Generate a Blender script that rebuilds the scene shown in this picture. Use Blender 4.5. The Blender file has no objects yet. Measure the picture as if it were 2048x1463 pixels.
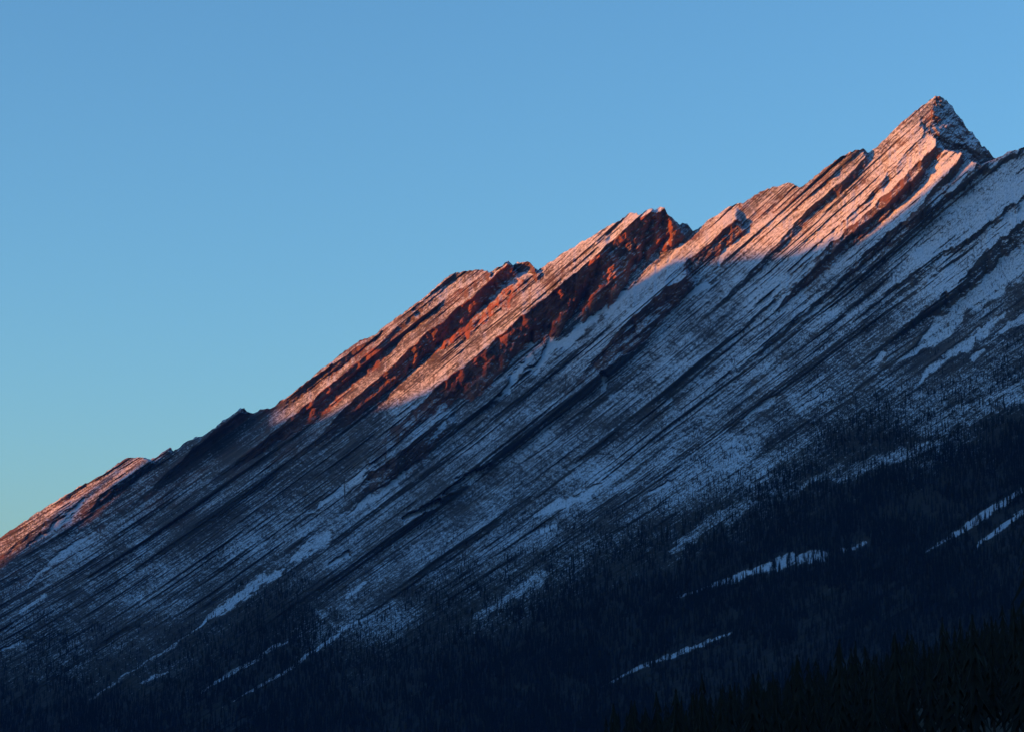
import bpy, math, random
import numpy as np

sc = bpy.context.scene
col = sc.collection
rad = math.radians

# ------------------------------------------------------------------ camera
F = 4818.0                       # focal length in photograph pixels (2048 wide)
CX, CY = 1024.0, 731.5
PITCH = rad(8.5)
CAM = np.array([0.0, 0.0, 70.0])
cd = bpy.data.cameras.new('camera')
cam = bpy.data.objects.new('camera', cd)
col.objects.link(cam)
cd.sensor_width = 36.0
cd.lens = 36.0 * F / 2048.0
cd.clip_start, cd.clip_end = 1.0, 60000.0
cam.location = CAM
cam.rotation_euler = (rad(90) + PITCH, 0, 0)
sc.camera = cam

# ------------------------------------------------------------------ light
SUN_AZ = rad(-106.0)             # clockwise from +Y
SUN_EL = rad(4.5)
SUN = np.array([math.sin(SUN_AZ) * math.cos(SUN_EL), math.cos(SUN_AZ) * math.cos(SUN_EL), math.sin(SUN_EL)])
world = bpy.data.worlds.new('World')
sc.world = world
world.use_nodes = True
nt = world.node_tree
sky = nt.nodes.new('ShaderNodeTexSky')
sky.sky_type = 'NISHITA'
sky.sun_disc = False
sky.sun_elevation = SUN_EL
sky.sun_rotation = SUN_AZ % (2 * math.pi)
sky.altitude = 100
sky.air_density = 1.0
sky.dust_density = 0.5
sky.ozone_density = 3.6
wb = nt.nodes.new('ShaderNodeMix')                # white balance of the whole sky
wb.data_type = 'RGBA'
wb.blend_type = 'MULTIPLY'
wb.inputs[0].default_value = 1.0
wb.inputs[7].default_value = (0.98, 1.025, 0.975, 1)
nt.links.new(sky.outputs[0], wb.inputs[6])
nt.links.new(wb.outputs[2], nt.nodes['Background'].inputs[0])
nt.nodes['Background'].inputs[1].default_value = 0.15
sd = bpy.data.lights.new('sun', 'SUN')
sun = bpy.data.objects.new('sun', sd)
col.objects.link(sun)
sd.energy = 5.0
sd.angle = rad(0.53)
sd.color = (1.0, 0.26, 0.015)
sun.rotation_euler = (rad(90) - SUN_EL, 0, -SUN_AZ + math.pi)
sun.rotation_mode = 'XYZ'
vs = sc.view_settings
vs.view_transform = 'Standard'
vs.look = 'None'
vs.exposure = 1.48
vs.gamma = 1.0
vs.use_curve_mapping = False

# ------------------------------------------------------------------ helpers
rng = np.random.default_rng(7)
random.seed(7)


def sstep(a, b, x):
    t = np.clip((x - a) / (b - a), 0, 1)
    return t * t * (3 - 2 * t)


TAB = np.random.default_rng(99).random((1024, 1024)).astype(np.float32).ravel()


def h2(ix, iy, seed):                                 # lattice random number, 0..1
    i = (np.asarray(ix).astype(np.int32) + seed * 37) & 1023
    j = (np.asarray(iy).astype(np.int32) + seed * 101) & 1023
    return TAB[(j << 10) | i]


def vn(x, y, seed):                                   # value noise, -1..1
    x, y = np.broadcast_arrays(np.asarray(x, np.float32), np.asarray(y, np.float32))
    ix, iy = np.floor(x), np.floor(y)
    fx, fy = x - ix, y - iy
    fx = fx * fx * (3 - 2 * fx)
    fy = fy * fy * (3 - 2 * fy)
    i0 = (ix.astype(np.int32) + seed * 37) & 1023
    j0 = ((iy.astype(np.int32) + seed * 101) & 1023) << 10
    i1 = (i0 + 1) & 1023
    j1 = (j0 + 1024) & 0xFFFFF
    a, b, c, d = TAB[j0 | i0], TAB[j0 | i1], TAB[j1 | i0], TAB[j1 | i1]
    u = a + (b - a) * fx
    return 2 * (u + (c + (d - c) * fx - u) * fy) - 1


def fbm(x, y, seed, oct=4, gain=0.5):
    s, a, n = 0, 1.0, 0
    for i in range(oct):
        s = s + a * vn(x * 2 ** i, y * 2 ** i, seed + i * 17)
        n += a
        a *= gain
    return s / n


def ray(px, py, D):
    """a point D metres in front of the camera along the photograph's pixel px, py"""
    dx, dy = (px - CX) / F, (CY - py) / F
    cp, sp = math.cos(PITCH), math.sin(PITCH)
    X = D * dx + CAM[0]
    Y = D * (cp - dy * sp) + CAM[1]
    Z = D * (sp + dy * cp) + CAM[2]
    return X, Y, Z


def capsule(px, py, pts, soft=1.0, fray=None):
    """soft mask of a chain of discs (x, y, r) with pointed ends"""
    m = np.zeros_like(px)
    n = len(pts) - 1
    pts = [(x, y, 0.82 * r * (0.35 if i in (0, n) and n > 1 else 1.0)) for i, (x, y, r) in enumerate(pts)]
    x0, x1 = min(p[0] for p in pts) - 60, max(p[0] for p in pts) + 60
    y0, y1 = min(p[1] for p in pts) - 60, max(p[1] for p in pts) + 60
    S = np.nonzero((px > x0) & (px < x1) & (py > y0) & (py < y1))[0]
    if not len(S):
        return m
    qx, qy = px[S], py[S]
    best = np.full(len(S), 9.0)
    for (x0, y0, r0), (x1, y1, r1) in zip(pts[:-1], pts[1:]):
        dx, dy = x1 - x0, y1 - y0
        t = np.clip(((qx - x0) * dx + (qy - y0) * dy) / (dx * dx + dy * dy), 0, 1)
        best = np.minimum(best, np.hypot(qx - x0 - t * dx, qy - y0 - t * dy) / (r0 + (r1 - r0) * t))
    if fray is not None:
        best = best + fray[S]
    m[S] = 1 - sstep(1 - 0.45 * soft, 1 + 0.45 * soft, best)
    return m


# ------------------------------------------------------------------ materials
class NT:
    def __init__(self, name):
        self.m = bpy.data.materials.new(name)
        self.m.use_nodes = True
        self.t = self.m.node_tree
        self.b = self.t.nodes['Principled BSDF']
        self.b.inputs['Specular IOR Level'].default_value = 0.15

    def n(self, typ, **kw):
        nd = self.t.nodes.new('ShaderNode' + typ)
        for k, v in kw.items():
            setattr(nd, k, v)
        return nd

    def l(self, a, b):
        self.t.links.new(a, b)

    def math(self, op, a, b=None, c=None, clamp=False):
        nd = self.n('Math', operation=op, use_clamp=clamp)
        for i, v in enumerate((a, b, c)):
            if v is None:
                continue
            if isinstance(v, (int, float)):
                nd.inputs[i].default_value = v
            else:
                self.l(v, nd.inputs[i])
        return nd.outputs[0]

    def noise(self, vec, scale, detail=4, rough=0.55):
        nd = self.n('TexNoise')
        nd.inputs['Scale'].default_value = scale
        nd.inputs['Detail'].default_value = detail
        nd.inputs['Roughness'].default_value = rough
        self.l(vec, nd.inputs['Vector'])
        return nd.outputs[0]

    def mapping(self, vec, s):
        nd = self.n('Mapping')
        nd.inputs['Scale'].default_value = s
        self.l(vec, nd.inputs['Vector'])
        return nd.outputs[0]

    def ramp(self, f, stops):
        nd = self.n('ValToRGB')
        e = nd.color_ramp.elements
        while len(e) < len(stops):
            e.new(0.5)
        for i, (p, c) in enumerate(stops):
            e[i].position = p
            e[i].color = (*c, 1)
        self.l(f, nd.inputs[0])
        return nd.outputs[0]

    def mix(self, f, a, b):
        nd = self.n('Mix', data_type='RGBA')
        for i, v in ((0, f), (6, a), (7, b)):
            if isinstance(v, (int, float)):
                nd.inputs[i].default_value = v
            elif isinstance(v, tuple):
                nd.inputs[i].default_value = (*v, 1)
            else:
                self.l(v, nd.inputs[i])
        return nd.outputs[2]


def mountain_material():
    M = NT('snowy_rock')
    uv = M.n('UVMap', uv_map='strata').outputs[0]       # metres along / across the beds
    tc = M.n('TexCoord').outputs['Object']
    at = M.n('Attribute', attribute_name='mask')
    sp = M.n('SeparateColor')
    M.l(at.outputs['Color'], sp.inputs[0])
    snowm, cliffm, darkm = sp.outputs[0], sp.outputs[1], sp.outputs[2]
    geo = M.n('NewGeometry')
    sx = M.n('SeparateXYZ')
    M.l(geo.outputs['True Normal'], sx.inputs[0])
    nz = sx.outputs[2]
    # rock colour: grey-brown limestone, warm beds, red cliffs
    beds = M.noise(M.mapping(uv, (0.004, 0.11, 1)), 1.0, 5, 0.6)
    blot = M.noise(tc, 0.02, 5, 0.6)
    rock = M.ramp(beds, [(0.30, (0.020, 0.023, 0.028)), (0.5, (0.046, 0.048, 0.052)), (0.68, (0.10, 0.092, 0.088))])
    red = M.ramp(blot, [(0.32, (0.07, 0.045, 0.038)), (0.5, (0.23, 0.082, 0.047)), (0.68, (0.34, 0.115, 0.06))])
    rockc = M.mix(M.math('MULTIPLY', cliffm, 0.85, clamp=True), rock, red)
    fine = M.noise(tc, 0.22, 5, 0.65)
    rockc = M.mix(M.math('MULTIPLY', fine, 0.6), rockc, (0.03, 0.026, 0.026))
    # snow: lies on the facets that face up, thin and broken by stones
    str1 = M.noise(M.mapping(uv, (0.022, 0.24, 1)), 1.0, 5, 0.62)
    spk = M.noise(M.mapping(uv, (0.19, 0.46, 1)), 1.0, 3, 0.75)
    big = M.noise(tc, 0.006, 4, 0.55)
    s = M.math('MULTIPLY', nz, 2.3)
    s = M.math('ADD', s, M.math('MULTIPLY', M.math('SUBTRACT', str1, 0.5), 2.4))
    s = M.math('ADD', s, M.math('MULTIPLY', M.math('SUBTRACT', spk, 0.5), 3.5))
    s = M.math('ADD', s, M.math('MULTIPLY', M.math('SUBTRACT', big, 0.5), 2.0))
    s = M.math('ADD', s, M.math('MULTIPLY', M.math('SUBTRACT', snowm, 0.5), 3.2))
    mr = M.n('MapRange', interpolation_type='SMOOTHSTEP')
    M.l(s, mr.inputs[0])
    mr.inputs[1].default_value = 1.0
    mr.inputs[2].default_value = 2.3
    sf = mr.outputs[0]
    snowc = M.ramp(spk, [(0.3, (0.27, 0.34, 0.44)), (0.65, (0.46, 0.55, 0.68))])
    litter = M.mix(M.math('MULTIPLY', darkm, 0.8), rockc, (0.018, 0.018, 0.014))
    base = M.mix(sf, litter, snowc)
    M.l(base, M.b.inputs['Base Color'])
    M.b.inputs['Roughness'].default_value = 0.85
    bmp = M.n('Bump')
    bmp.inputs['Strength'].default_value = 0.7
    bmp.inputs['Distance'].default_value = 2.2
    hgt = M.math('ADD', M.math('MULTIPLY', str1, 0.9), M.math('MULTIPLY', fine, 0.7))
    M.l(hgt, bmp.inputs['Height'])
    M.l(bmp.outputs[0], M.b.inputs['Normal'])
    return M.m


def plain_material(name, stops, scale, rough=0.9):
    M = NT(name)
    tc = M.n('TexCoord').outputs['Object']
    M.l(M.ramp(M.noise(tc, scale, 5, 0.6), stops), M.b.inputs['Base Color'])
    M.b.inputs['Roughness'].default_value = rough
    return M.m


MAT_MTN = mountain_material()
MAT_GROUND = plain_material('forest_ground', [(0.35, (0.008, 0.008, 0.007)), (0.6, (0.014, 0.013, 0.010)), (0.8, (0.02, 0.02, 0.02))], 0.05)
MAT_RANGE = plain_material('range_rock', [(0.35, (0.08, 0.07, 0.065)), (0.55, (0.2, 0.19, 0.18)), (0.7, (0.7, 0.71, 0.73))], 0.01)
MAT_CROWN = plain_material('conifer_needles', [(0.3, (0.003, 0.006, 0.006)), (0.58, (0.006, 0.010, 0.009)), (0.74, (0.010, 0.013, 0.013)), (0.88, (0.018, 0.021, 0.023))], 5.0)
MAT_TRUNK = plain_material('conifer_bark', [(0.3, (0.012, 0.010, 0.009)), (0.7, (0.028, 0.024, 0.021))], 6.0)


def link(name, me, parent=None):
    o = bpy.data.objects.new(name, me)
    col.objects.link(o)
    if parent:
        o.parent = parent
    return o


def grid_mesh(name, V, quads, mat, attrs=None, uv=None):
    """mesh from the vertices V that the quads use"""
    used = np.unique(quads)
    remap = np.full(len(V), -1, np.int64)
    remap[used] = np.arange(len(used))
    q = remap[quads]
    me = bpy.data.meshes.new(name)
    me.vertices.add(len(used))
    me.vertices.foreach_set('co', V[used].astype(np.float32).ravel())
    nq = len(q)
    me.loops.add(nq * 4)
    me.polygons.add(nq)
    me.loops.foreach_set('vertex_index', q.astype(np.int32).ravel())
    me.polygons.foreach_set('loop_start', np.arange(0, nq * 4, 4, dtype=np.int32))
    me.polygons.foreach_set('loop_total', np.full(nq, 4, np.int32))
    me.update(calc_edges=True)
    me.polygons.foreach_set('use_smooth', np.zeros(nq, bool))
    if attrs is not None:
        a = me.color_attributes.new('mask', 'FLOAT_COLOR', 'POINT')
        a.data.foreach_set('color', attrs[used].astype(np.float32).ravel())
    if uv is not None:
        u = me.uv_layers.new(name='strata')
        u.data.foreach_set('uv', uv[quads.ravel()].astype(np.float32).ravel())
    me.materials.append(mat)
    return me


# ------------------------------------------------------------------ the mountain: traced crest and beds
SKY = [(-420, 1300), (-250, 1212), (-120, 1140), (0, 1073), (35, 1052), (88, 1014), (120, 995), (144, 982), (167, 967), (190, 956), (205, 948),
       (228, 931), (255, 913), (265, 912), (293, 914), (302, 917), (316, 910), (340, 895), (343, 895), (346, 902), (366, 887), (393, 872),
       (401, 872), (425, 857), (440, 844), (463, 828), (480, 814.6), (488, 815), (492, 821), (507, 825.4), (521, 818), (545, 813.7), (557, 803),
       (574, 794), (617, 758), (658, 727), (680, 708.6), (705, 690), (730, 675), (734, 677), (749, 670), (781, 643.6), (807, 626), (831, 608),
       (860, 583.5), (890, 557), (916, 543.4), (957, 538), (974, 542), (978, 546), (992, 536.6), (1017, 522), (1027, 531), (1036, 525), (1042, 526),
       (1054, 523), (1060, 523.4), (1077, 540.5), (1100, 525), (1123, 509), (1167, 482.5), (1199, 462), (1231, 444.5), (1260, 426), (1274, 425.4),
       (1277, 431), (1304, 414.6), (1309, 418), (1320, 411.6), (1328, 413.7), (1337, 430), (1357, 449), (1361, 450), (1364, 445), (1375, 449),
       (1387, 463.5), (1416, 441.5), (1430, 432.7), (1457, 415), (1482, 403), (1485, 406), (1500, 396), (1524, 382.5), (1546, 373.7), (1576, 365.5),
       (1587, 367.4), (1597, 375.6), (1608, 372), (1628, 353.7), (1675, 316.8), (1700, 303), (1704, 303), (1719, 297.7), (1728, 297.7), (1736, 306),
       (1752, 295), (1773, 273), (1809, 240), (1842, 214), (1866, 195), (1873, 189.6), (1880, 191.6), (1892, 200.6), (1902, 214), (1913, 229),
       (1925, 240), (1937, 256.6), (1951, 275.8), (1965, 292), (1989, 311), (1994, 314), (2006, 311), (2020, 303), (2036, 297.7), (2048, 293.6),
       (2120, 250), (2200, 215), (2330, 190), (2500, 240)]
SKX = np.array([p[0] for p in SKY], float)
SKYY = np.array([p[1] for p in SKY], float)


def skyline(x):
    jag = sstep(1880, 1890, x) * (1 - sstep(1990, 2000, x))
    return np.interp(x, SKX, SKYY) + jag * (5.0 * vn(x / 9.0, 0 * x, 8) + 2.5 * vn(x / 3.5, 0 * x, 9)) + 1.6 * vn(x / 5.0, 0 * x, 3) + 1.4 * vn(x / 14.0, 0 * x, 5)


# beds: y(x; c) = c - t1 (x-1024) - t2 (x-1024)^2 / 2
CK = np.arange(-200, 3000, 10.0)


def _tab(v):
    xs = [-200, 460, 860, 1050, 1200, 1500, 2200, 3000]
    t = np.interp(CK, xs, v)
    k = np.exp(-0.5 * (np.arange(-12, 13) / 6.0) ** 2)
    k /= k.sum()
    return np.convolve(np.pad(t, 12, mode='edge'), k, 'valid')


T1 = _tab([0.9, 0.89, 0.79, 0.71, 0.63, 0.56, 0.5, 0.5])
T2 = _tab([3e-4, 3e-4, 2e-4, 2.4e-4, 1.1e-4, 0.3e-4, 0, 0])


def bed_y(x, c):
    d = x - 1024.0
    return c - np.interp(c, CK, T1) * d - np.interp(c, CK, T2) * d * d / 2


_CC = np.arange(-150, 2900, 2.0)


def bed_c(x, y):
    return float(np.interp(y, bed_y(x, _CC), _CC))


def inv_depth(px, py):
    face = 2.17e-4 + (px - 1160) * 3.3e-8 + (py - 1010) * 5.4e-8
    apron = 2.17e-4 + (px - 1160) * 4.7e-8 + (py - 1010) * 1.04e-7
    k = 4e-6
    return k * np.logaddexp(face / k, apron / k)


# major slabs: edge of the dip slope (x, y, height, cliff width, ramp width), all in pixels of the photograph
SLABS = [
    [(-200, 1235, 14, 10, 30), (0, 1108, 14, 10, 30), (105, 1032, 14, 10, 26), (142, 1000, 4, 8, 26)],
    [(60, 1088, 0, 14, 60), (150, 1022, 22, 16, 60), (200, 992, 26, 16, 60), (300, 921, 26, 16, 40)],
    [(100, 1085, 0, 14, 30), (200, 1000, 12, 12, 26), (343, 897, 22, 16, 22)],
    [(230, 1040, 0, 24, 40), (330, 950, 22, 24, 40), (425, 862, 34, 28, 30), (486, 818, 34, 26, 20)],
    [(380, 1010, 0, 24, 40), (480, 915, 24, 26, 40), (560, 851, 50, 36, 32), (660, 770, 58, 44, 22), (752, 692, 50, 42, 14), (830, 625, 14, 30, 30)],
    [(545, 822, 0, 20, 8), (600, 774, 26, 20, 8), (660, 729, 32, 22, 8), (750, 672, 24, 14, 8), (830, 612, 30, 24, 8), (885, 565, 24, 20, 8), (915, 548, 6, 14, 8)],
    [(820, 650, 0, 20, 25), (880, 605, 26, 26, 30), (940, 565, 34, 30, 24), (976, 546, 34, 26, 14)],
    [(600, 905, 0, 24, 40), (690, 818, 48, 38, 44), (820, 695, 68, 52, 50), (940, 597, 84, 66, 48), (1000, 541, 88, 72, 38), (1019, 525, 88, 72, 25)],
    [(1024, 532, 24, 16, 20), (1060, 526, 40, 24, 20), (1074, 540, 40, 24, 20)],
    [(700, 930, 0, 30, 70), (800, 845, 40, 40, 80), (880, 770, 70, 54, 80), (960, 708, 99, 74, 90), (1047, 629, 115, 88, 95), (1172, 531, 133, 104, 95),
     (1260, 448, 136, 108, 80), (1300, 428, 130, 104, 56), (1330, 418, 110, 84, 36), (1352, 450, 60, 44, 20)],
    [(1250, 640, 0, 16, 40), (1300, 585, 8, 12, 24), (1360, 534, 30, 24, 34), (1430, 476, 50, 36, 34), (1474, 441, 44, 34, 22), (1486, 452, 20, 24, 16)],
    [(1130, 790, 0, 30, 60), (1205, 700, 60, 48, 70), (1243, 655, 84, 52, 70), (1310, 592, 90, 50, 60), (1372, 552, 70, 44, 50), (1384, 560, 20, 20, 40)],
    [(690, 1000, 0, 30, 60), (740, 945, 60, 44, 60), (800, 905, 70, 60, 60), (870, 845, 60, 50, 60), (905, 830, 10, 30, 40)],
    [(1380, 660, 0, 12, 30), (1500, 545, 20, 14, 40), (1608, 428, 28, 16, 40), (1700, 345, 30, 17, 40), (1736, 308, 28, 16, 30)],
    [(1420, 700, 0, 12, 30), (1600, 520, 28, 16, 40), (1738, 390, 36, 20, 40), (1850, 262, 30, 18, 34)],
    [(1450, 690, 0, 12, 30), (1650, 496, 36, 18, 36), (1738, 424, 42, 20, 36), (1801, 359, 48, 24, 36), (1878, 284, 52, 24, 36)],
    [(1480, 690, 0, 12, 30), (1620, 545, 36, 18, 34), (1700, 470, 42, 20, 34), (1800, 385, 44, 22, 30), (1850, 335, 34, 18, 30)],
    [(1560, 660, 0, 12, 40), (1746, 493, 30, 16, 60), (1839, 413, 46, 18, 70), (1913, 331, 54, 20, 70), (1924, 308, 50, 20, 50)],
    [(1600, 660, 0, 12, 30), (1760, 510, 18, 12, 30), (1870, 410, 26, 14, 40), (1958, 330, 30, 16, 40), (1972, 328, 8, 14, 30)],
    [(1650, 700, 0, 8, 30), (1800, 560, 16, 8, 40), (1845, 530, 22, 9, 40), (1950, 465, 22, 9, 40), (2060, 380, 18, 8, 40), (2200, 290, 18, 8, 40)],
    [(1700, 740, 0, 12, 30), (1810, 650, 16, 12, 40), (1868, 602, 34, 18, 50), (1912, 574, 40, 20, 50), (1966, 508, 46, 26, 50), (2035, 452, 48, 26, 50), (2200, 330, 40, 26, 50)],
    [(1380, 800, 0, 8, 40), (1500, 715, 16, 8, 40), (1650, 590, 18, 9, 40), (1800, 450, 18, 8, 40), (1960, 345, 14, 8, 40), (2060, 290, 14, 8, 40)],
]
# open snow: gullies, talus, avalanche chutes (x, y, radius)
GULLY = [
    [(1050, 745, 10), (1120, 690, 15), (1190, 632, 16), (1250, 590, 11), (1300, 560, 7), (1370, 490, 6)],
    [(985, 805, 8), (1030, 745, 13), (1062, 705, 9)], [(1075, 740, 8), (1110, 660, 7)],
    [(1000, 570, 4), (1050, 545, 8), (1075, 543, 6)], [(930, 645, 3), (1000, 582, 5), (1050, 548, 5)],
    [(880, 815, 8), (905, 790, 10)], [(860, 880, 8), (890, 845, 8)],
    [(1755, 425, 5), (1785, 400, 12), (1808, 378, 7)], [(1430, 540, 8), (1450, 510, 8), (1470, 480, 6)], [(1385, 590, 10), (1410, 575, 8)],
    [(60, 1090, 6), (130, 1035, 14), (175, 995, 12)],
    [(1210, 770, 10), (1200, 745, 6)],
]
CHUTE = [
    [(400, 1252, 5), (450, 1212, 11), (520, 1165, 13), (556, 1144, 8), (568, 1136, 4)], [(578, 1122, 8), (596, 1108, 13), (622, 1091, 18), (648, 1070, 18), (656, 1060, 10)],
    [(255, 1345, 4), (330, 1300, 5), (410, 1245, 5)],
    [(180, 1400, 3), (255, 1345, 4)], [(390, 1390, 4), (480, 1335, 6), (590, 1270, 6)], [(465, 1402, 4), (590, 1328, 5), (700, 1250, 5), (790, 1205, 6)],
    [(285, 1362, 6), (310, 1350, 7), (335, 1340, 6)], [(1068, 1030, 7), (1110, 1008, 16), (1150, 1000, 17), (1200, 968, 8)], [(1085, 1062, 6), (1110, 1050, 5)],
    [(888, 985, 7), (935, 955, 13), (980, 930, 10)], [(808, 1036, 5), (880, 1003, 8)], [(692, 1030, 7), (760, 985, 12), (815, 940, 9), (850, 915, 5)],
    [(612, 1026, 5), (690, 975, 12), (740, 930, 9)], [(660, 1125, 6), (695, 1105, 7)], [(695, 1190, 8), (730, 1165, 5)],
    [(1345, 1196, 6), (1440, 1166, 6), (1510, 1142, 7), (1580, 1118, 15), (1640, 1108, 13), (1662, 1104, 6)], [(1688, 1098, 6), (1730, 1083, 7)],
    [(1205, 1374, 5), (1290, 1330, 5), (1380, 1295, 7), (1466, 1262, 6)], [(1850, 1106, 4), (1950, 1040, 9), (2060, 970, 12)],
    [(1955, 1092, 4), (2000, 1055, 7), (2060, 1008, 10)], [(1828, 772, 7), (1870, 732, 11), (1900, 712, 8)], [(1885, 715, 10), (1935, 688, 16), (1985, 650, 13), (2012, 625, 7)],
    [(1990, 672, 5), (2060, 628, 16), (2200, 540, 20)], [(1945, 715, 9), (1965, 700, 7)], [(1480, 842, 6), (1540, 800, 10), (1552, 790, 6)],
    [(1745, 725, 7), (1765, 705, 9)], [(1600, 818, 5), (1660, 776, 5)], [(60, 1165, 6), (120, 1112, 11), (190, 1062, 9)], [(40, 1222, 4), (90, 1190, 5)], [(0, 1300, 3), (40, 1282, 4)],
    [(1300, 985, 5), (1340, 965, 6)],
]
BASIN = [[(1800, 720, 12), (1890, 655, 24), (1935, 600, 34), (1985, 555, 42), (2060, 470, 44), (2200, 380, 50)]]
SPECKLE = [[(1345, 1098, 16), (1420, 1050, 24), (1510, 1000, 28)], [(1600, 970, 20), (1720, 930, 26), (1880, 880, 20)], [(1500, 960, 20), (1600, 880, 30)],
           [(1850, 860, 20), (2048, 780, 30)], [(640, 1230, 30), (760, 1150, 30), (870, 1090, 26)], [(560, 1080, 16), (640, 1040, 14)], [(960, 1230, 14), (1080, 1150, 14)]]
# upper edge of the closed forest
TL = [(-420, 1420), (-200, 1330), (0, 1262), (120, 1240), (260, 1262), (350, 1240), (450, 1185), (560, 1120), (620, 1160), (700, 1215), (790, 1190), (870, 1140),
      (960, 1115), (1060, 1065), (1200, 1022), (1290, 1000), (1420, 935), (1500, 895), (1560, 850), (1640, 800), (1760, 735), (1830, 765), (1900, 728), (1990, 695), (2060, 655), (2300, 560), (2500, 500)]
TLX, TLY = np.array([p[0] for p in TL], float), np.array([p[1] for p in TL], float)

C_ROWS = np.concatenate([np.arange(60, 1230, 1.3), np.arange(1230, 1420, 1.9), np.arange(1420, 2660, 3.2)])
X_COLS = np.concatenate([np.arange(-380, -20, 6.0), np.arange(-20, 2070, 2.4), np.arange(2070, 2440, 6.0)])
Cg, Xg = np.meshgrid(C_ROWS, X_COLS, indexing='ij')
Yg = bed_y(Xg, Cg)
SY = skyline(Xg)
over = np.maximum(SY - Yg, 0)
PY = np.where(over > 0, SY + 0.45 * over, Yg)           # the back of the crest falls away behind it
keep = (over < 70) & (PY < 1660)
NR, NC = Xg.shape
sel_v = keep.copy()
sel_v[:-1] |= keep[1:]
sel_v[1:] |= keep[:-1]
sel_v[:, :-1] |= keep[:, 1:]
sel_v[:, 1:] |= keep[:, :-1]
FI = np.nonzero(sel_v.ravel())[0]                       # the vertices that are used, as flat arrays
COLI = (FI % NC)
Xg, Cg, PY, over, SY, Yg = [A_.ravel()[FI].astype(np.float32) for A_ in (Xg, Cg, PY, over, SY, Yg)]

d_tree = PY - np.interp(Xg, TLX, TLY)
jit = 26 * fbm(Xg / 60, PY / 40, 41, 3)
fray = 0.75 * fbm(Xg / 16, Cg / 7, 60, 3, 0.6)
open_m = np.zeros_like(Xg)
open_id = np.full(len(Xg), -1, np.int32)
for kk, p in enumerate(CHUTE):
    cm_ = (capsule(Xg + 7 * fbm(Xg / 40, PY / 30, 61, 4, 0.6), PY + 6 * fbm(Xg / 30, PY / 22, 62, 4, 0.6), p, 0.9, fray))
    cm_ = cm_ * (0.72 if 2 <= kk <= 6 else 1.0)            # faint, half-grown-over tracks
    open_id[(cm_ > 0.5) & (cm_ >= open_m)] = kk
    open_m = np.maximum(open_m, cm_)
gully_m = np.zeros_like(Xg)
for p in GULLY:
    gully_m = np.maximum(gully_m, capsule(Xg + 16 * fbm(Xg / 34, PY / 34, 63, 4, 0.6), PY + 12 * fbm(Xg / 30, PY / 30, 64, 4, 0.6), p, 1.2, fray))
basin_m = np.zeros_like(Xg)
for p in BASIN:
    basin_m = np.maximum(basin_m, capsule(Xg + 12 * vn(Xg / 22, PY / 22, 65), PY + 12 * vn(Xg / 22, PY / 22, 66), p, 0.7))
speck_m = np.zeros_like(Xg)
for p in SPECKLE:
    speck_m = np.maximum(speck_m, capsule(Xg + 10 * vn(Xg / 18, PY / 18, 67), PY + 10 * vn(Xg / 18, PY / 18, 68), p, 1.0))
forest_m = sstep(-40, 100, d_tree + jit)

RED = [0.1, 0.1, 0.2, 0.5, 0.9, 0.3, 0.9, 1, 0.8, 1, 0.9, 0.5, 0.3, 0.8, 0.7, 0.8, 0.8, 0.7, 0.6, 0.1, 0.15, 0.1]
cliff_f = np.zeros_like(Xg)
ramp_m = np.zeros_like(Xg)
out = np.zeros_like(Xg)
red_m = np.zeros_like(Xg)
for k, S in enumerate(SLABS):
    xs = np.array([p[0] for p in S], float)
    ce = np.array([bed_c(p[0], p[1]) for p in S])
    e = np.interp(X_COLS, xs, ce) + 3.0 * vn(X_COLS / 16, X_COLS * 0, 200 + k) + 1.8 * vn(X_COLS / 6, X_COLS * 0, 240 + k)
    A = np.interp(X_COLS, xs, [p[2] for p in S], left=(S[0][2] if k in (0,) else 0), right=0)
    q = np.interp(X_COLS, xs, [p[3] for p in S])
    r = np.interp(X_COLS, xs, [p[4] for p in S])
    A = A * (1 + 0.12 * vn(X_COLS / 25, X_COLS * 0, 280 + k))
    t = Cg - e[COLI]
    S_ = np.nonzero((Xg > xs[0]) & (Xg < xs[-1] + 60) & (t > -r[COLI]) & (t < 1.5 * q[COLI]))[0]
    t, xs_, cs_, r_, q_ = t[S_], Xg[S_], Cg[S_], r[COLI[S_]], q[COLI[S_]]
    # a slab ends along a rough joint square to its bedding
    A_ = np.interp(xs_ - 0.45 * t + 9 * fbm(t / 14, xs_ / 60, 400 + k, 3, 0.6), X_COLS, A)
    qq = q_ * (1 + 0.34 * vn(xs_ / 42 + cs_ / 70, cs_ / 90, 320 + k) + 0.12 * vn(xs_ / 9, cs_ / 12, 330 + k))
    up = np.clip((t + r_) / r_, 0, 1) ** 1.15
    f = np.clip(t / qq, 0, 1)
    dn = 1 - (0.86 * f ** 0.75 + 0.14 * f * f)
    w = (t > -1) & (t < qq * 0.96)
    # buttresses and runnels on the cliff
    butt = np.where(w, np.sin(np.pi * f) * (0.09 * A_ * fbm((xs_ + 0.4 * cs_) / 26, (cs_ - 0.3 * xs_) / 30, 360 + k, 4, 0.62) + 5.0 * np.minimum(1, A_ / 50) * fbm(xs_ / 8, cs_ / 6, 380 + k, 4, 0.7)), 0)
    out[S_] += A_ * np.where(t < 0, up, dn) + butt
    ramp_m[S_] = np.maximum(ramp_m[S_], np.where(t < 0, up ** 0.5 * np.clip(A_ / 45, 0, 1), 0))
    cliff_f[S_] = np.where(w, f, cliff_f[S_])
    red_m[S_] = np.maximum(red_m[S_], np.where(w, np.clip((A_ - 14) / 60, 0, 1) * RED[k], 0))

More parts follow.
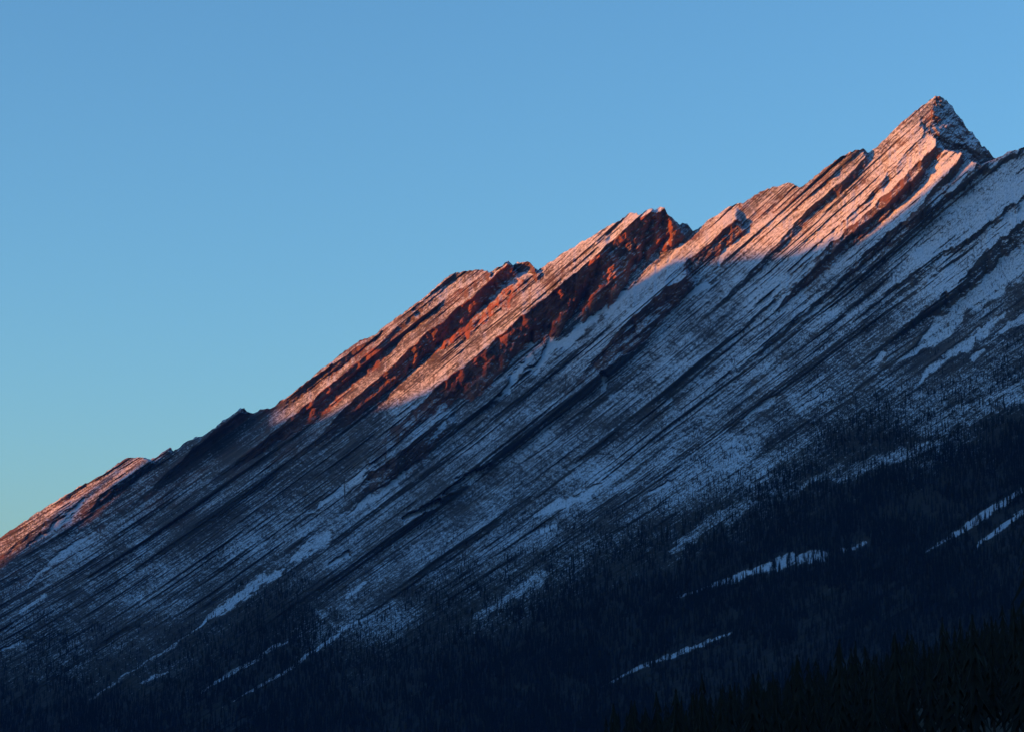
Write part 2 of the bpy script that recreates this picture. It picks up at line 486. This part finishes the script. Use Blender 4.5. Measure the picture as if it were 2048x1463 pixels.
# beds of three sizes; each bed is broken along its length into slabs of different height
strata = np.zeros_like(Xg)
calm = 1 - 0.85 * np.maximum(gully_m, np.maximum(open_m, 0.8 * basin_m))
for lev, (tmin, tmax, amp, blen, seed) in enumerate([(24, 76, 0.52, 330, 500), (8, 26, 0.52, 150, 600), (3.4, 9, 0.78, 60, 700)]):
    b = [40.0]
    rr = np.random.default_rng(seed)
    while b[-1] < 2700:
        b.append(b[-1] + min(tmin + rr.exponential((tmax - tmin) * 0.55), 1.6 * tmax))
    b = np.array(b)
    th = np.diff(b)
    warp = (0.34, 0.3, 0.3)[lev] * tmin * fbm(Xg / (150, 70, 34)[lev], Cg / (90, 40, 18)[lev], seed + 1, 3)
    cw = Cg + warp + 4 * fbm(Xg / 190, Cg / 120, 490, 3)
    i = np.clip(np.searchsorted(b, cw) - 1, 0, len(th) - 1)
    f = (cw - b[i]) / th[i]
    fr = 0.62 + 0.26 * h2(i, i * 0 + 5, seed)
    # amplitude along the bed: blocks with sharp ends plus a slow swell
    bl = blen * (0.6 + 0.9 * h2(i, i * 0 + 9, seed))
    s_along = (Xg + 400 * h2(i, i * 0 + 11, seed)) / bl
    bi = np.floor(s_along)
    bf = s_along - bi
    blk = h2(bi, i, seed + 3)
    blk2 = h2(bi + 1, i, seed + 3)
    blk = blk + (blk2 - blk) * sstep(0.78, 1.0, bf)
    a = th[i] * amp * np.clip(-0.15 + 1.5 * blk + 0.6 * vn(Xg / (120, 60, 30)[lev], i * 7.3, seed + 4), 0, 1.7)
    saw = np.where(f < fr, f / fr, (1 - f) / (1 - fr))
    strata += a * saw
groove = sstep(-0.35, 0.35, fbm(Xg / 240, Cg / 46, 985, 3))
relief = (0.5 + 0.62 * groove) * (1.0 - 0.28 * sstep(-420, -120, d_tree)) * calm * (1 - 0.55 * forest_m) * (1 - 0.5 * red_m)
out += strata * relief
rough = 3.2 * fbm(Xg / 9, PY / 9, 801, 4, 0.6) + 9 * fbm(Xg / 60, PY / 60, 811, 3)
out += rough * (1 - 0.5 * gully_m - 0.3 * open_m)
out += red_m * 5 * fbm(Xg / 7, PY / 10, 821, 3, 0.6)
# forest apron: shallow gullies down the slope
out += forest_m * 14 * fbm((Xg + 0.6 * PY) / 140, PY / 500, 831, 3)

# the summit's shaded right-hand face, and the shoulder in front of it
FB = np.array([(150, 1874), (190, 1874), (217, 1864), (258, 1858), (276, 1863), (284, 1880), (300, 1892), (304, 1922), (320, 1938), (330, 1964)], float)
LO = np.array([(1855, 262), (1880, 286), (1895, 303), (1922, 304), (1938, 321), (1963, 329), (1994, 316), (2010, 300)], float)
xb = np.interp(PY, FB[:, 0], FB[:, 1])
yl = np.interp(Xg, LO[:, 0], LO[:, 1])
pk = (Xg > xb) & (PY < yl) & (Xg < 2000)
pkd = np.clip(Xg - 1866 + 14 * fbm(Xg / 30, PY / 30, 906, 3), -20, 200)
out = np.where(pk, -1.5 * pkd + 34 * np.abs(fbm((Xg - 0.6 * PY) / 34, (PY + 0.5 * Xg) / 30, 905, 5, 0.66)) + 16 * fbm((Xg - 0.9 * PY) / 16, (PY + Xg) / 60, 907, 3, 0.6), out)
red_m = np.where(pk, 0.25, red_m)

inv = inv_depth(Xg, np.where(over > 0, SY, Yg))
D = 1 / inv
D = D - out * D / F + np.where(over > 0, over * 1.25 * D / F, 0)
X3, Y3, Z3 = ray(Xg, PY, D)
V = np.zeros((NR * NC, 3))
V[FI] = np.stack([X3, Y3, Z3], -1)

snow = np.interp(Xg + 0.9 * (900 - PY), [-600, 200, 900, 1500, 2300], [0.36, 0.38, 0.40, 0.48, 0.60])
snow += 0.07 * (0.5 - groove)
snow += 0.16 * fbm(Xg / 120, PY / 70, 951, 3)
snow = snow * (1 - 0.30 * forest_m) - 0.06 * sstep(-160, 0, d_tree) - 0.30 * sstep(40, 330, d_tree)
snow = snow - 0.20 * sstep(1650, 1850, Xg) * sstep(-150, -30, d_tree) * (1 - forest_m)
snow = snow + 0.14 * ramp_m
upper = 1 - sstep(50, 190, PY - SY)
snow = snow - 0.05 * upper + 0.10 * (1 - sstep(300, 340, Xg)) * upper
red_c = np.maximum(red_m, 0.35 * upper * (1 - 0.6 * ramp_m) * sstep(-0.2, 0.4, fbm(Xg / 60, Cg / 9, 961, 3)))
snow = np.maximum(snow, np.maximum(1.0 * gully_m, np.maximum(0.66 * open_m, 0.74 * basin_m)))
snow = np.maximum(snow, speck_m * 0.42)
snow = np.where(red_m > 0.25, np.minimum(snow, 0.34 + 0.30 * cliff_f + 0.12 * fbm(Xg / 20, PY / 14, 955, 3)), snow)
snow = np.where(pk, 0.56 + 0.25 * fbm(Xg / 24, PY / 18, 908, 3), snow)
mask = np.zeros((NR * NC, 4), np.float32)
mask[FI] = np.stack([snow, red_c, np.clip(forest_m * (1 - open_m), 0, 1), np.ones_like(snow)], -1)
UVm = np.zeros((NR * NC, 2), np.float32)
UVm[FI] = np.stack([Xg * 1.35, Cg * 0.85], -1)

idx = np.arange(NR * NC).reshape(NR, NC)
Q = np.stack([idx[:-1, :-1], idx[1:, :-1], idx[1:, 1:], idx[:-1, 1:]], -1)
kq = keep[:-1, :-1] & keep[1:, :-1] & keep[1:, 1:] & keep[:-1, 1:]

mountain = bpy.data.objects.new('mountain', None)
col.objects.link(mountain)
mountain['kind'] = 'structure'
mountain['label'] = 'snow-dusted mountain of steeply tilted rock beds, crest lit orange'
cuts = [0] + [bed_c(*p) for p in [(302, 921), (346, 905), (494, 835), (760, 722), (990, 556), (1079, 548), (1390, 470), (1488, 500), (1608, 378), (1740, 312), (1880, 320), (1930, 345), (1994, 330), (2048, 500)]] + [1330, 1600, 1900, 3000]
cuts = sorted(cuts)
VID = np.full(NR * NC, -1, np.int32)
VID[FI] = open_id
VRED = np.zeros(NR * NC, np.float32)
VRED[FI] = np.where(pk, 0, red_m)
QID = VID[Q[..., 0]]
QRED = VRED[Q].mean(-1) > 0.35
for k in range(len(CHUTE)):
    sel = Q[kq & (QID == k)]
    if len(sel) > 20:
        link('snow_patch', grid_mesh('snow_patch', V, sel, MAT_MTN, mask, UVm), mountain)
    else:
        QID[QID == k] = -1
for k in range(len(cuts) - 1):
    r0, r1 = np.searchsorted(C_ROWS, cuts[k]), np.searchsorted(C_ROWS, cuts[k + 1])
    r1 = min(r1, NR - 1)
    use = kq[r0:r1] & (QID[r0:r1] < 0)
    cl_ = use & QRED[r0:r1]
    if cl_.sum() < 300:
        cl_[:] = False
    sel = Q[r0:r1][use & ~cl_]
    if not len(sel):
        continue
    nm = 'rock_slab' if k < len(cuts) - 4 else 'forested_slope'
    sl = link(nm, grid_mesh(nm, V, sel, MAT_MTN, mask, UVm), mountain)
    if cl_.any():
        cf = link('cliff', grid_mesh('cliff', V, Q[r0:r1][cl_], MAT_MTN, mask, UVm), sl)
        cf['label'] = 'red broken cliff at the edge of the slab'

# ------------------------------------------------------------------ valley floor and the ridges outside the frame
g = 26
gx = np.linspace(-24000, 24000, g * 2)
gy = np.linspace(-16000, 24000, g * 2)
GX, GY = np.meshgrid(gx, gy)
GZ = -6 + 0 * GX
GV = np.stack([GX, GY, GZ], -1).reshape(-1, 3)
gi = np.arange(len(GV)).reshape(GX.shape)
GQ = np.stack([gi[:-1, :-1], gi[:-1, 1:], gi[1:, 1:], gi[1:, :-1]], -1).reshape(-1, 4)
ground = link('ground', grid_mesh('ground', GV, GQ, MAT_GROUND))
ground['kind'] = 'structure'

# foreground rise that carries the nearest trees (and the viewpoint)
HS = np.array([(900, 1640), (1150, 1530), (1309, 1480), (1450, 1440), (1619, 1398), (1703, 1375), (1828, 1350), (1950, 1315), (2048, 1285), (2300, 1200), (2600, 1150)], float)
hx = np.linspace(900, 2600, 90)
ht = np.linspace(-1, 1, 60)
HT, HX = np.meshgrid(ht, hx, indexing='ij')
hs = np.interp(HX, HS[:, 0], HS[:, 1])


def hill_point(px, t):
    s = np.interp(px, HS[:, 0], HS[:, 1])
    yy = np.where(t > 0, s + t * 330, s - t * 90)
    inv_ = 1 / 1500.0 + np.where(t > 0, t * 330, t * 12) * 1.39e-5
    return yy, 1 / inv_


hy, hD = hill_point(HX, HT)
hX, hY, hZ = ray(HX, hy, hD)
hZ = hZ + 1.5 * fbm(hX / 60, hY / 60, 77, 3)
HV = np.stack([hX, hY, hZ], -1).reshape(-1, 3)
hi = np.arange(len(HV)).reshape(HT.shape)
HQ = np.stack([hi[:-1, :-1], hi[1:, :-1], hi[1:, 1:], hi[:-1, 1:]], -1).reshape(-1, 4)
rise = link('foreground_rise', grid_mesh('foreground_rise', HV, HQ, MAT_GROUND))
rise['kind'] = 'structure'

# the ridge across the valley whose shadow climbs the mountain
TERM = [(-250, 1265), (0, 1140), (150, 1056), (200, 1026), (285, 962), (322, 880), (360, 850), (480, 780), (545, 775), (580, 842), (640, 830), (700, 822), (800, 802),
        (880, 790), (960, 768), (1050, 706), (1200, 606), (1300, 553), (1360, 524), (1500, 506), (1650, 498), (1750, 480), (1850, 424), (1950, 355), (2048, 285), (2300, 130)]
hh = SUN[:2] / np.linalg.norm(SUN[:2])
pp = np.array([-hh[1], hh[0]])
crest = []
for x, y in TERM:
    P = np.array(ray(x, y, 1 / inv_depth(np.array(float(x)), np.array(float(y)))))
    L = 5200.0 / np.linalg.norm(SUN[:2])
    C3 = P + SUN * L
    crest.append((float(C3[:2] @ pp), float(C3[:2] @ hh), C3[2]))
crest.sort()
cq = np.array(crest)
nq_ = 260
q0, q1 = cq[0, 0], cq[-1, 0]
qs = np.concatenate([np.linspace(q0 - 2500, q0, 60)[:-1], np.linspace(q0, q1, nq_), np.linspace(q1, q1 + 4600, 90)[1:]])
hc = np.interp(qs, cq[:, 0], cq[:, 1])
zc = np.interp(qs, cq[:, 0], cq[:, 2])
ext = sstep(0, 1800, qs - q1)
hc = hc + ext * np.maximum(3900 - hc, 0)
zc = zc + ext * (900 - zc)
zc = zc + 6 * fbm(qs / 60, qs * 0, 990, 4)
prof = np.linspace(-1, 1, 41)
RQ, RP = np.meshgrid(qs, prof, indexing='ij')
width = 1900.0
rz = zc[:, None] * (1 - np.abs(RP)) ** 1.1 - 60 * np.abs(RP) + np.where(np.abs(RP) > 0.04, 45 * fbm(RQ / 180, RP * 12, 991, 4), 0) * np.minimum(1, np.abs(RP) * 4)
rh = hc[:, None] + RP * width
RV = np.stack([RQ * pp[0] + rh * hh[0], RQ * pp[1] + rh * hh[1], rz], -1).reshape(-1, 3)
ri = np.arange(len(RV)).reshape(RQ.shape)
RQD = np.stack([ri[:-1, :-1], ri[1:, :-1], ri[1:, 1:], ri[:-1, 1:]], -1).reshape(-1, 4)
ridge = link('mountain_ridge', grid_mesh('mountain_ridge', RV, RQD, MAT_RANGE))
ridge['kind'] = 'structure'

# ------------------------------------------------------------------ conifers


def crown_mesh(name, seed, r0, tiers, base, droop, gap):
    rr = random.Random(seed)
    v, f = [], []
    for k in range(tiers):
        t = k / (tiers - 1)
        z = base + (0.97 - base) * t ** 0.92
        rad_ = r0 * (1 - t) ** 0.8 + 0.012
        h = (1 - base) / tiers * 1.9 * (1.15 - 0.3 * t)
        n = 6 if t < 0.75 else 5
        a0 = rr.uniform(0, 6.28)
        top = len(v)
        v.append((0, 0, min(1.0, z + h * 0.75)))
        ring = []
        for j in range(n * 2):
            a = a0 + j * math.pi / n + rr.uniform(-0.15, 0.15)
            R = rad_ * ((rr.uniform(0.75, 1.25)) if j % 2 == 0 else rr.uniform(0.25, 0.5))
            if j % 2 == 0 and rr.random() < gap:
                R *= 0.45
            zz = z - (droop * R if j % 2 == 0 else -0.2 * h) + rr.uniform(-0.01, 0.01)
            ring.append(len(v))
            v.append((R * math.cos(a), R * math.sin(a), zz))
        for j in range(n * 2):
            f.append((top, ring[j], ring[(j + 1) % (n * 2)]))
    me = bpy.data.meshes.new(name)
    me.from_pydata(v, [], f)
    me.materials.append(MAT_CROWN)
    return me


def trunk_mesh(name, r):
    v, f = [], []
    for k, (z, s) in enumerate([(-0.04, 1.5), (0.05, 1.0), (0.5, 0.65), (0.97, 0.12)]):
        for j in range(6):
            a = j * math.pi / 3
            v.append((r * s * math.cos(a), r * s * math.sin(a), z))
    for k in range(3):
        for j in range(6):
            a, b = k * 6 + j, k * 6 + (j + 1) % 6
            f.append((a, b, b + 6, a + 6))
    me = bpy.data.meshes.new(name)
    me.from_pydata(v, [], f)
    me.materials.append(MAT_TRUNK)
    return me


CROWNS = [crown_mesh('crown', 1, 0.125, 10, 0.10, 0.55, 0.15), crown_mesh('crown', 2, 0.16, 9, 0.06, 0.7, 0.2),
          crown_mesh('crown', 3, 0.10, 11, 0.16, 0.4, 0.25), crown_mesh('crown', 4, 0.14, 8, 0.20, 0.6, 0.4)]
TRUNKS = [trunk_mesh('trunk', 0.014), trunk_mesh('trunk', 0.016), trunk_mesh('trunk', 0.012), trunk_mesh('trunk', 0.014)]


def conifer(loc, h, rz, k, label, group=None, wide=1.0):
    o = bpy.data.objects.new('conifer_tree', None)
    col.objects.link(o)
    o.location = loc
    o.scale = (h * wide, h * wide, h)
    o.rotation_euler = (0, 0, rz)
    o['label'] = label
    o['category'] = 'tree'
    if group:
        o['group'] = group
    c = link('crown', CROWNS[k], o)
    t = link('trunk', TRUNKS[k], o)
    return o, c, t


# nearest trees: individuals on the foreground rise
cands = []
rr = np.random.default_rng(11)
while len(cands) < 900:
    px = rr.uniform(1180, 2120)
    t = rr.uniform(-0.05, 0.62) ** 1.0
    yy, dd = hill_point(np.array(px), np.array(t))
    if rr.random() > (330.0 / float(dd)) ** -1.0 * 0.28:
        continue
    x3, y3, z3 = ray(px, float(yy), float(dd))
    cands.append((float(dd), x3, y3, z3, px, float(yy)))
near, rest = [], []
sel = []
for d, x3, y3, z3, px, yy in sorted(cands):
    if any((x3 - a) ** 2 + (y3 - b) ** 2 < 5.0 ** 2 for a, b in sel):
        continue
    h = rr.uniform(11, 19)
    top = yy - h / d * F
    if top > 1440 or px > 2062:
        continue
    sel.append((x3, y3))
    (near if len(near) < 299 else rest).append((x3, y3, z3 - 0.4, h))
protos = []
for i, (x3, y3, z3, h) in enumerate(near):
    o, c, t = conifer((x3, y3, z3), h, rr.uniform(0, 6.28), i % 4, 'dark conifer in the black stand filling the bottom right corner', 'conifers on the foreground rise', rr.uniform(0.85, 1.25))
    if i < 4:
        protos.append((c, t))
x3, y3, z3 = ray(2078.0, 1420.0, 330.0)
conifer((x3, y3, z3), 31.0, 0.4, 1, 'tall black conifer cut off by the right edge of the photo')

# the forest on the mountain: far past counting
EA = np.linalg.norm(np.cross((V.reshape(NR, NC, 3)[1:, :-1] - V.reshape(NR, NC, 3)[:-1, :-1]), (V.reshape(NR, NC, 3)[:-1, 1:] - V.reshape(NR, NC, 3)[:-1, :-1])), axis=-1)
EA = np.minimum(EA, 60)
cl = fbm(Xg / 34, PY / 22, 971, 3)
cl2 = fbm(Xg / 90, PY / 60, 975, 3)
dens = forest_m * (0.017 + 0.011 * sstep(40, 260, d_tree)) * np.clip(0.8 + 0.7 * cl2 + 0.5 * cl, 0.15, 1.5)
spars = sstep(-340, -20, d_tree + 120 * cl2) * (1 - forest_m)
dens = dens + 0.020 * spars * sstep(-0.05, 0.45, cl)
dens = dens * (1 - 0.60 * open_m) * (1 - 0.62 * speck_m)
dens = dens * (1 - basin_m) + basin_m * 0.014 * sstep(-0.25, 0.35, cl)
dens = dens * (1 - 0.9 * gully_m) * (1 - np.clip(red_m * 1.4, 0, 1))
dens = np.where(pk | (over > 0), 0, dens)


def grid(a_):
    g_ = np.zeros(NR * NC, np.float32)
    g_[FI] = a_
    return g_.reshape(NR, NC)


dens, Xg, PY, d_tree = grid(dens), grid(Xg), grid(PY), grid(d_tree)
pr = dens[:-1, :-1] * EA * kq
ok = rng.random(pr.shape) < pr
# only where the camera could see them
vis = (Xg[:-1, :-1] > -120) & (Xg[:-1, :-1] < 2170) & (PY[:-1, :-1] < 1540)
ii, jj = np.nonzero(ok & vis)
V4 = V.reshape(NR, NC, 3)
a, b = rng.random(len(ii))[:, None], rng.random(len(ii))[:, None]
TP = V4[ii, jj] * (1 - a) * (1 - b) + V4[ii + 1, jj] * a * (1 - b) + V4[ii, jj + 1] * (1 - a) * b + V4[ii + 1, jj + 1] * a * b
low = sstep(-120, 260, d_tree[ii, jj])
TH = (6.5 + 12.0 * low) * rng.uniform(0.4, 1.0, len(ii)) * rng.uniform(0.8, 1.5, len(ii))
TP = np.concatenate([TP, np.array([r[:3] for r in rest]).reshape(-1, 3)])
TH = np.concatenate([TH, np.array([r[3] for r in rest])])
fm = bpy.data.meshes.new('forest')
fm.vertices.add(len(TP))
fm.vertices.foreach_set('co', (TP - np.array([0, 0, 0.3])).astype(np.float32).ravel())
fm.attributes.new('tree_height', 'FLOAT', 'POINT').data.foreach_set('value', TH.astype(np.float32))
fm.attributes.new('tree_turn', 'FLOAT', 'POINT').data.foreach_set('value', rng.uniform(0, 6.28, len(TP)).astype(np.float32))
fm.attributes.new('tree_kind', 'INT', 'POINT').data.foreach_set('value', rng.integers(0, 4, len(TP)).astype(np.int32))
fm.update()
forest = link('forest', fm)
forest['kind'] = 'stuff'
forest['label'] = 'dark conifer forest covering the lower slopes of the mountain'
forest['category'] = 'forest'

ng = bpy.data.node_groups.new('forest_nodes', 'GeometryNodeTree')
ng.interface.new_socket('Geometry', in_out='INPUT', socket_type='NodeSocketGeometry')
ng.interface.new_socket('Geometry', in_out='OUTPUT', socket_type='NodeSocketGeometry')
N = ng.nodes
gin, gout = N.new('NodeGroupInput'), N.new('NodeGroupOutput')
g2i = N.new('GeometryNodeGeometryToInstance')
for c, t in reversed(protos):
    jn = N.new('GeometryNodeJoinGeometry')
    for ob in (c, t):
        oi = N.new('GeometryNodeObjectInfo')
        oi.transform_space = 'ORIGINAL'
        oi.inputs['Object'].default_value = ob
        ng.links.new(oi.outputs['Geometry'], jn.inputs[0])
    one = N.new('GeometryNodeGeometryToInstance')
    ng.links.new(jn.outputs[0], one.inputs[0])
    ng.links.new(one.outputs[0], g2i.inputs[0])
# g2i would merge them into one instance; a plain join keeps four
jall = N.new('GeometryNodeJoinGeometry')
for lk in list(g2i.inputs[0].links):
    ng.links.new(lk.from_socket, jall.inputs[0])
N.remove(g2i)
iop = N.new('GeometryNodeInstanceOnPoints')
iop.inputs['Pick Instance'].default_value = True
ng.links.new(gin.outputs[0], iop.inputs['Points'])
ng.links.new(jall.outputs[0], iop.inputs['Instance'])


def named(nm, typ):
    nd = N.new('GeometryNodeInputNamedAttribute')
    nd.data_type = typ
    nd.inputs[0].default_value = nm
    return nd.outputs[0]


ng.links.new(named('tree_kind', 'INT'), iop.inputs['Instance Index'])
cx = N.new('ShaderNodeCombineXYZ')
ng.links.new(named('tree_turn', 'FLOAT'), cx.inputs[2])
ng.links.new(cx.outputs[0], iop.inputs['Rotation'])
ng.links.new(named('tree_height', 'FLOAT'), iop.inputs['Scale'])
ng.links.new(iop.outputs[0], gout.inputs[0])
md = forest.modifiers.new('trees', 'NODES')
md.node_group = ng
# thin cold air between the viewpoint and the far slopes
hz = NT('thin_air')
hz.t.nodes.remove(hz.b)
pv = hz.n('VolumePrincipled')
pv.inputs['Color'].default_value = (0.08, 0.36, 1.0, 1)
pv.inputs['Density'].default_value = 1.25e-5
hz.l(pv.outputs[0], hz.t.nodes['Material Output'].inputs['Volume'])
bx = [(x, y, z) for z in (-170, 1900) for x, y in ((-25000, -17000), (25000, -17000), (25000, 25000), (-25000, 25000))]
hm = bpy.data.meshes.new('haze')
hm.from_pydata(bx, [], [(3, 2, 1, 0), (4, 5, 6, 7), (0, 1, 5, 4), (1, 2, 6, 5), (2, 3, 7, 6), (3, 0, 4, 7)])
hm.materials.append(hz.m)
haze = link('haze', hm)
haze['kind'] = 'stuff'
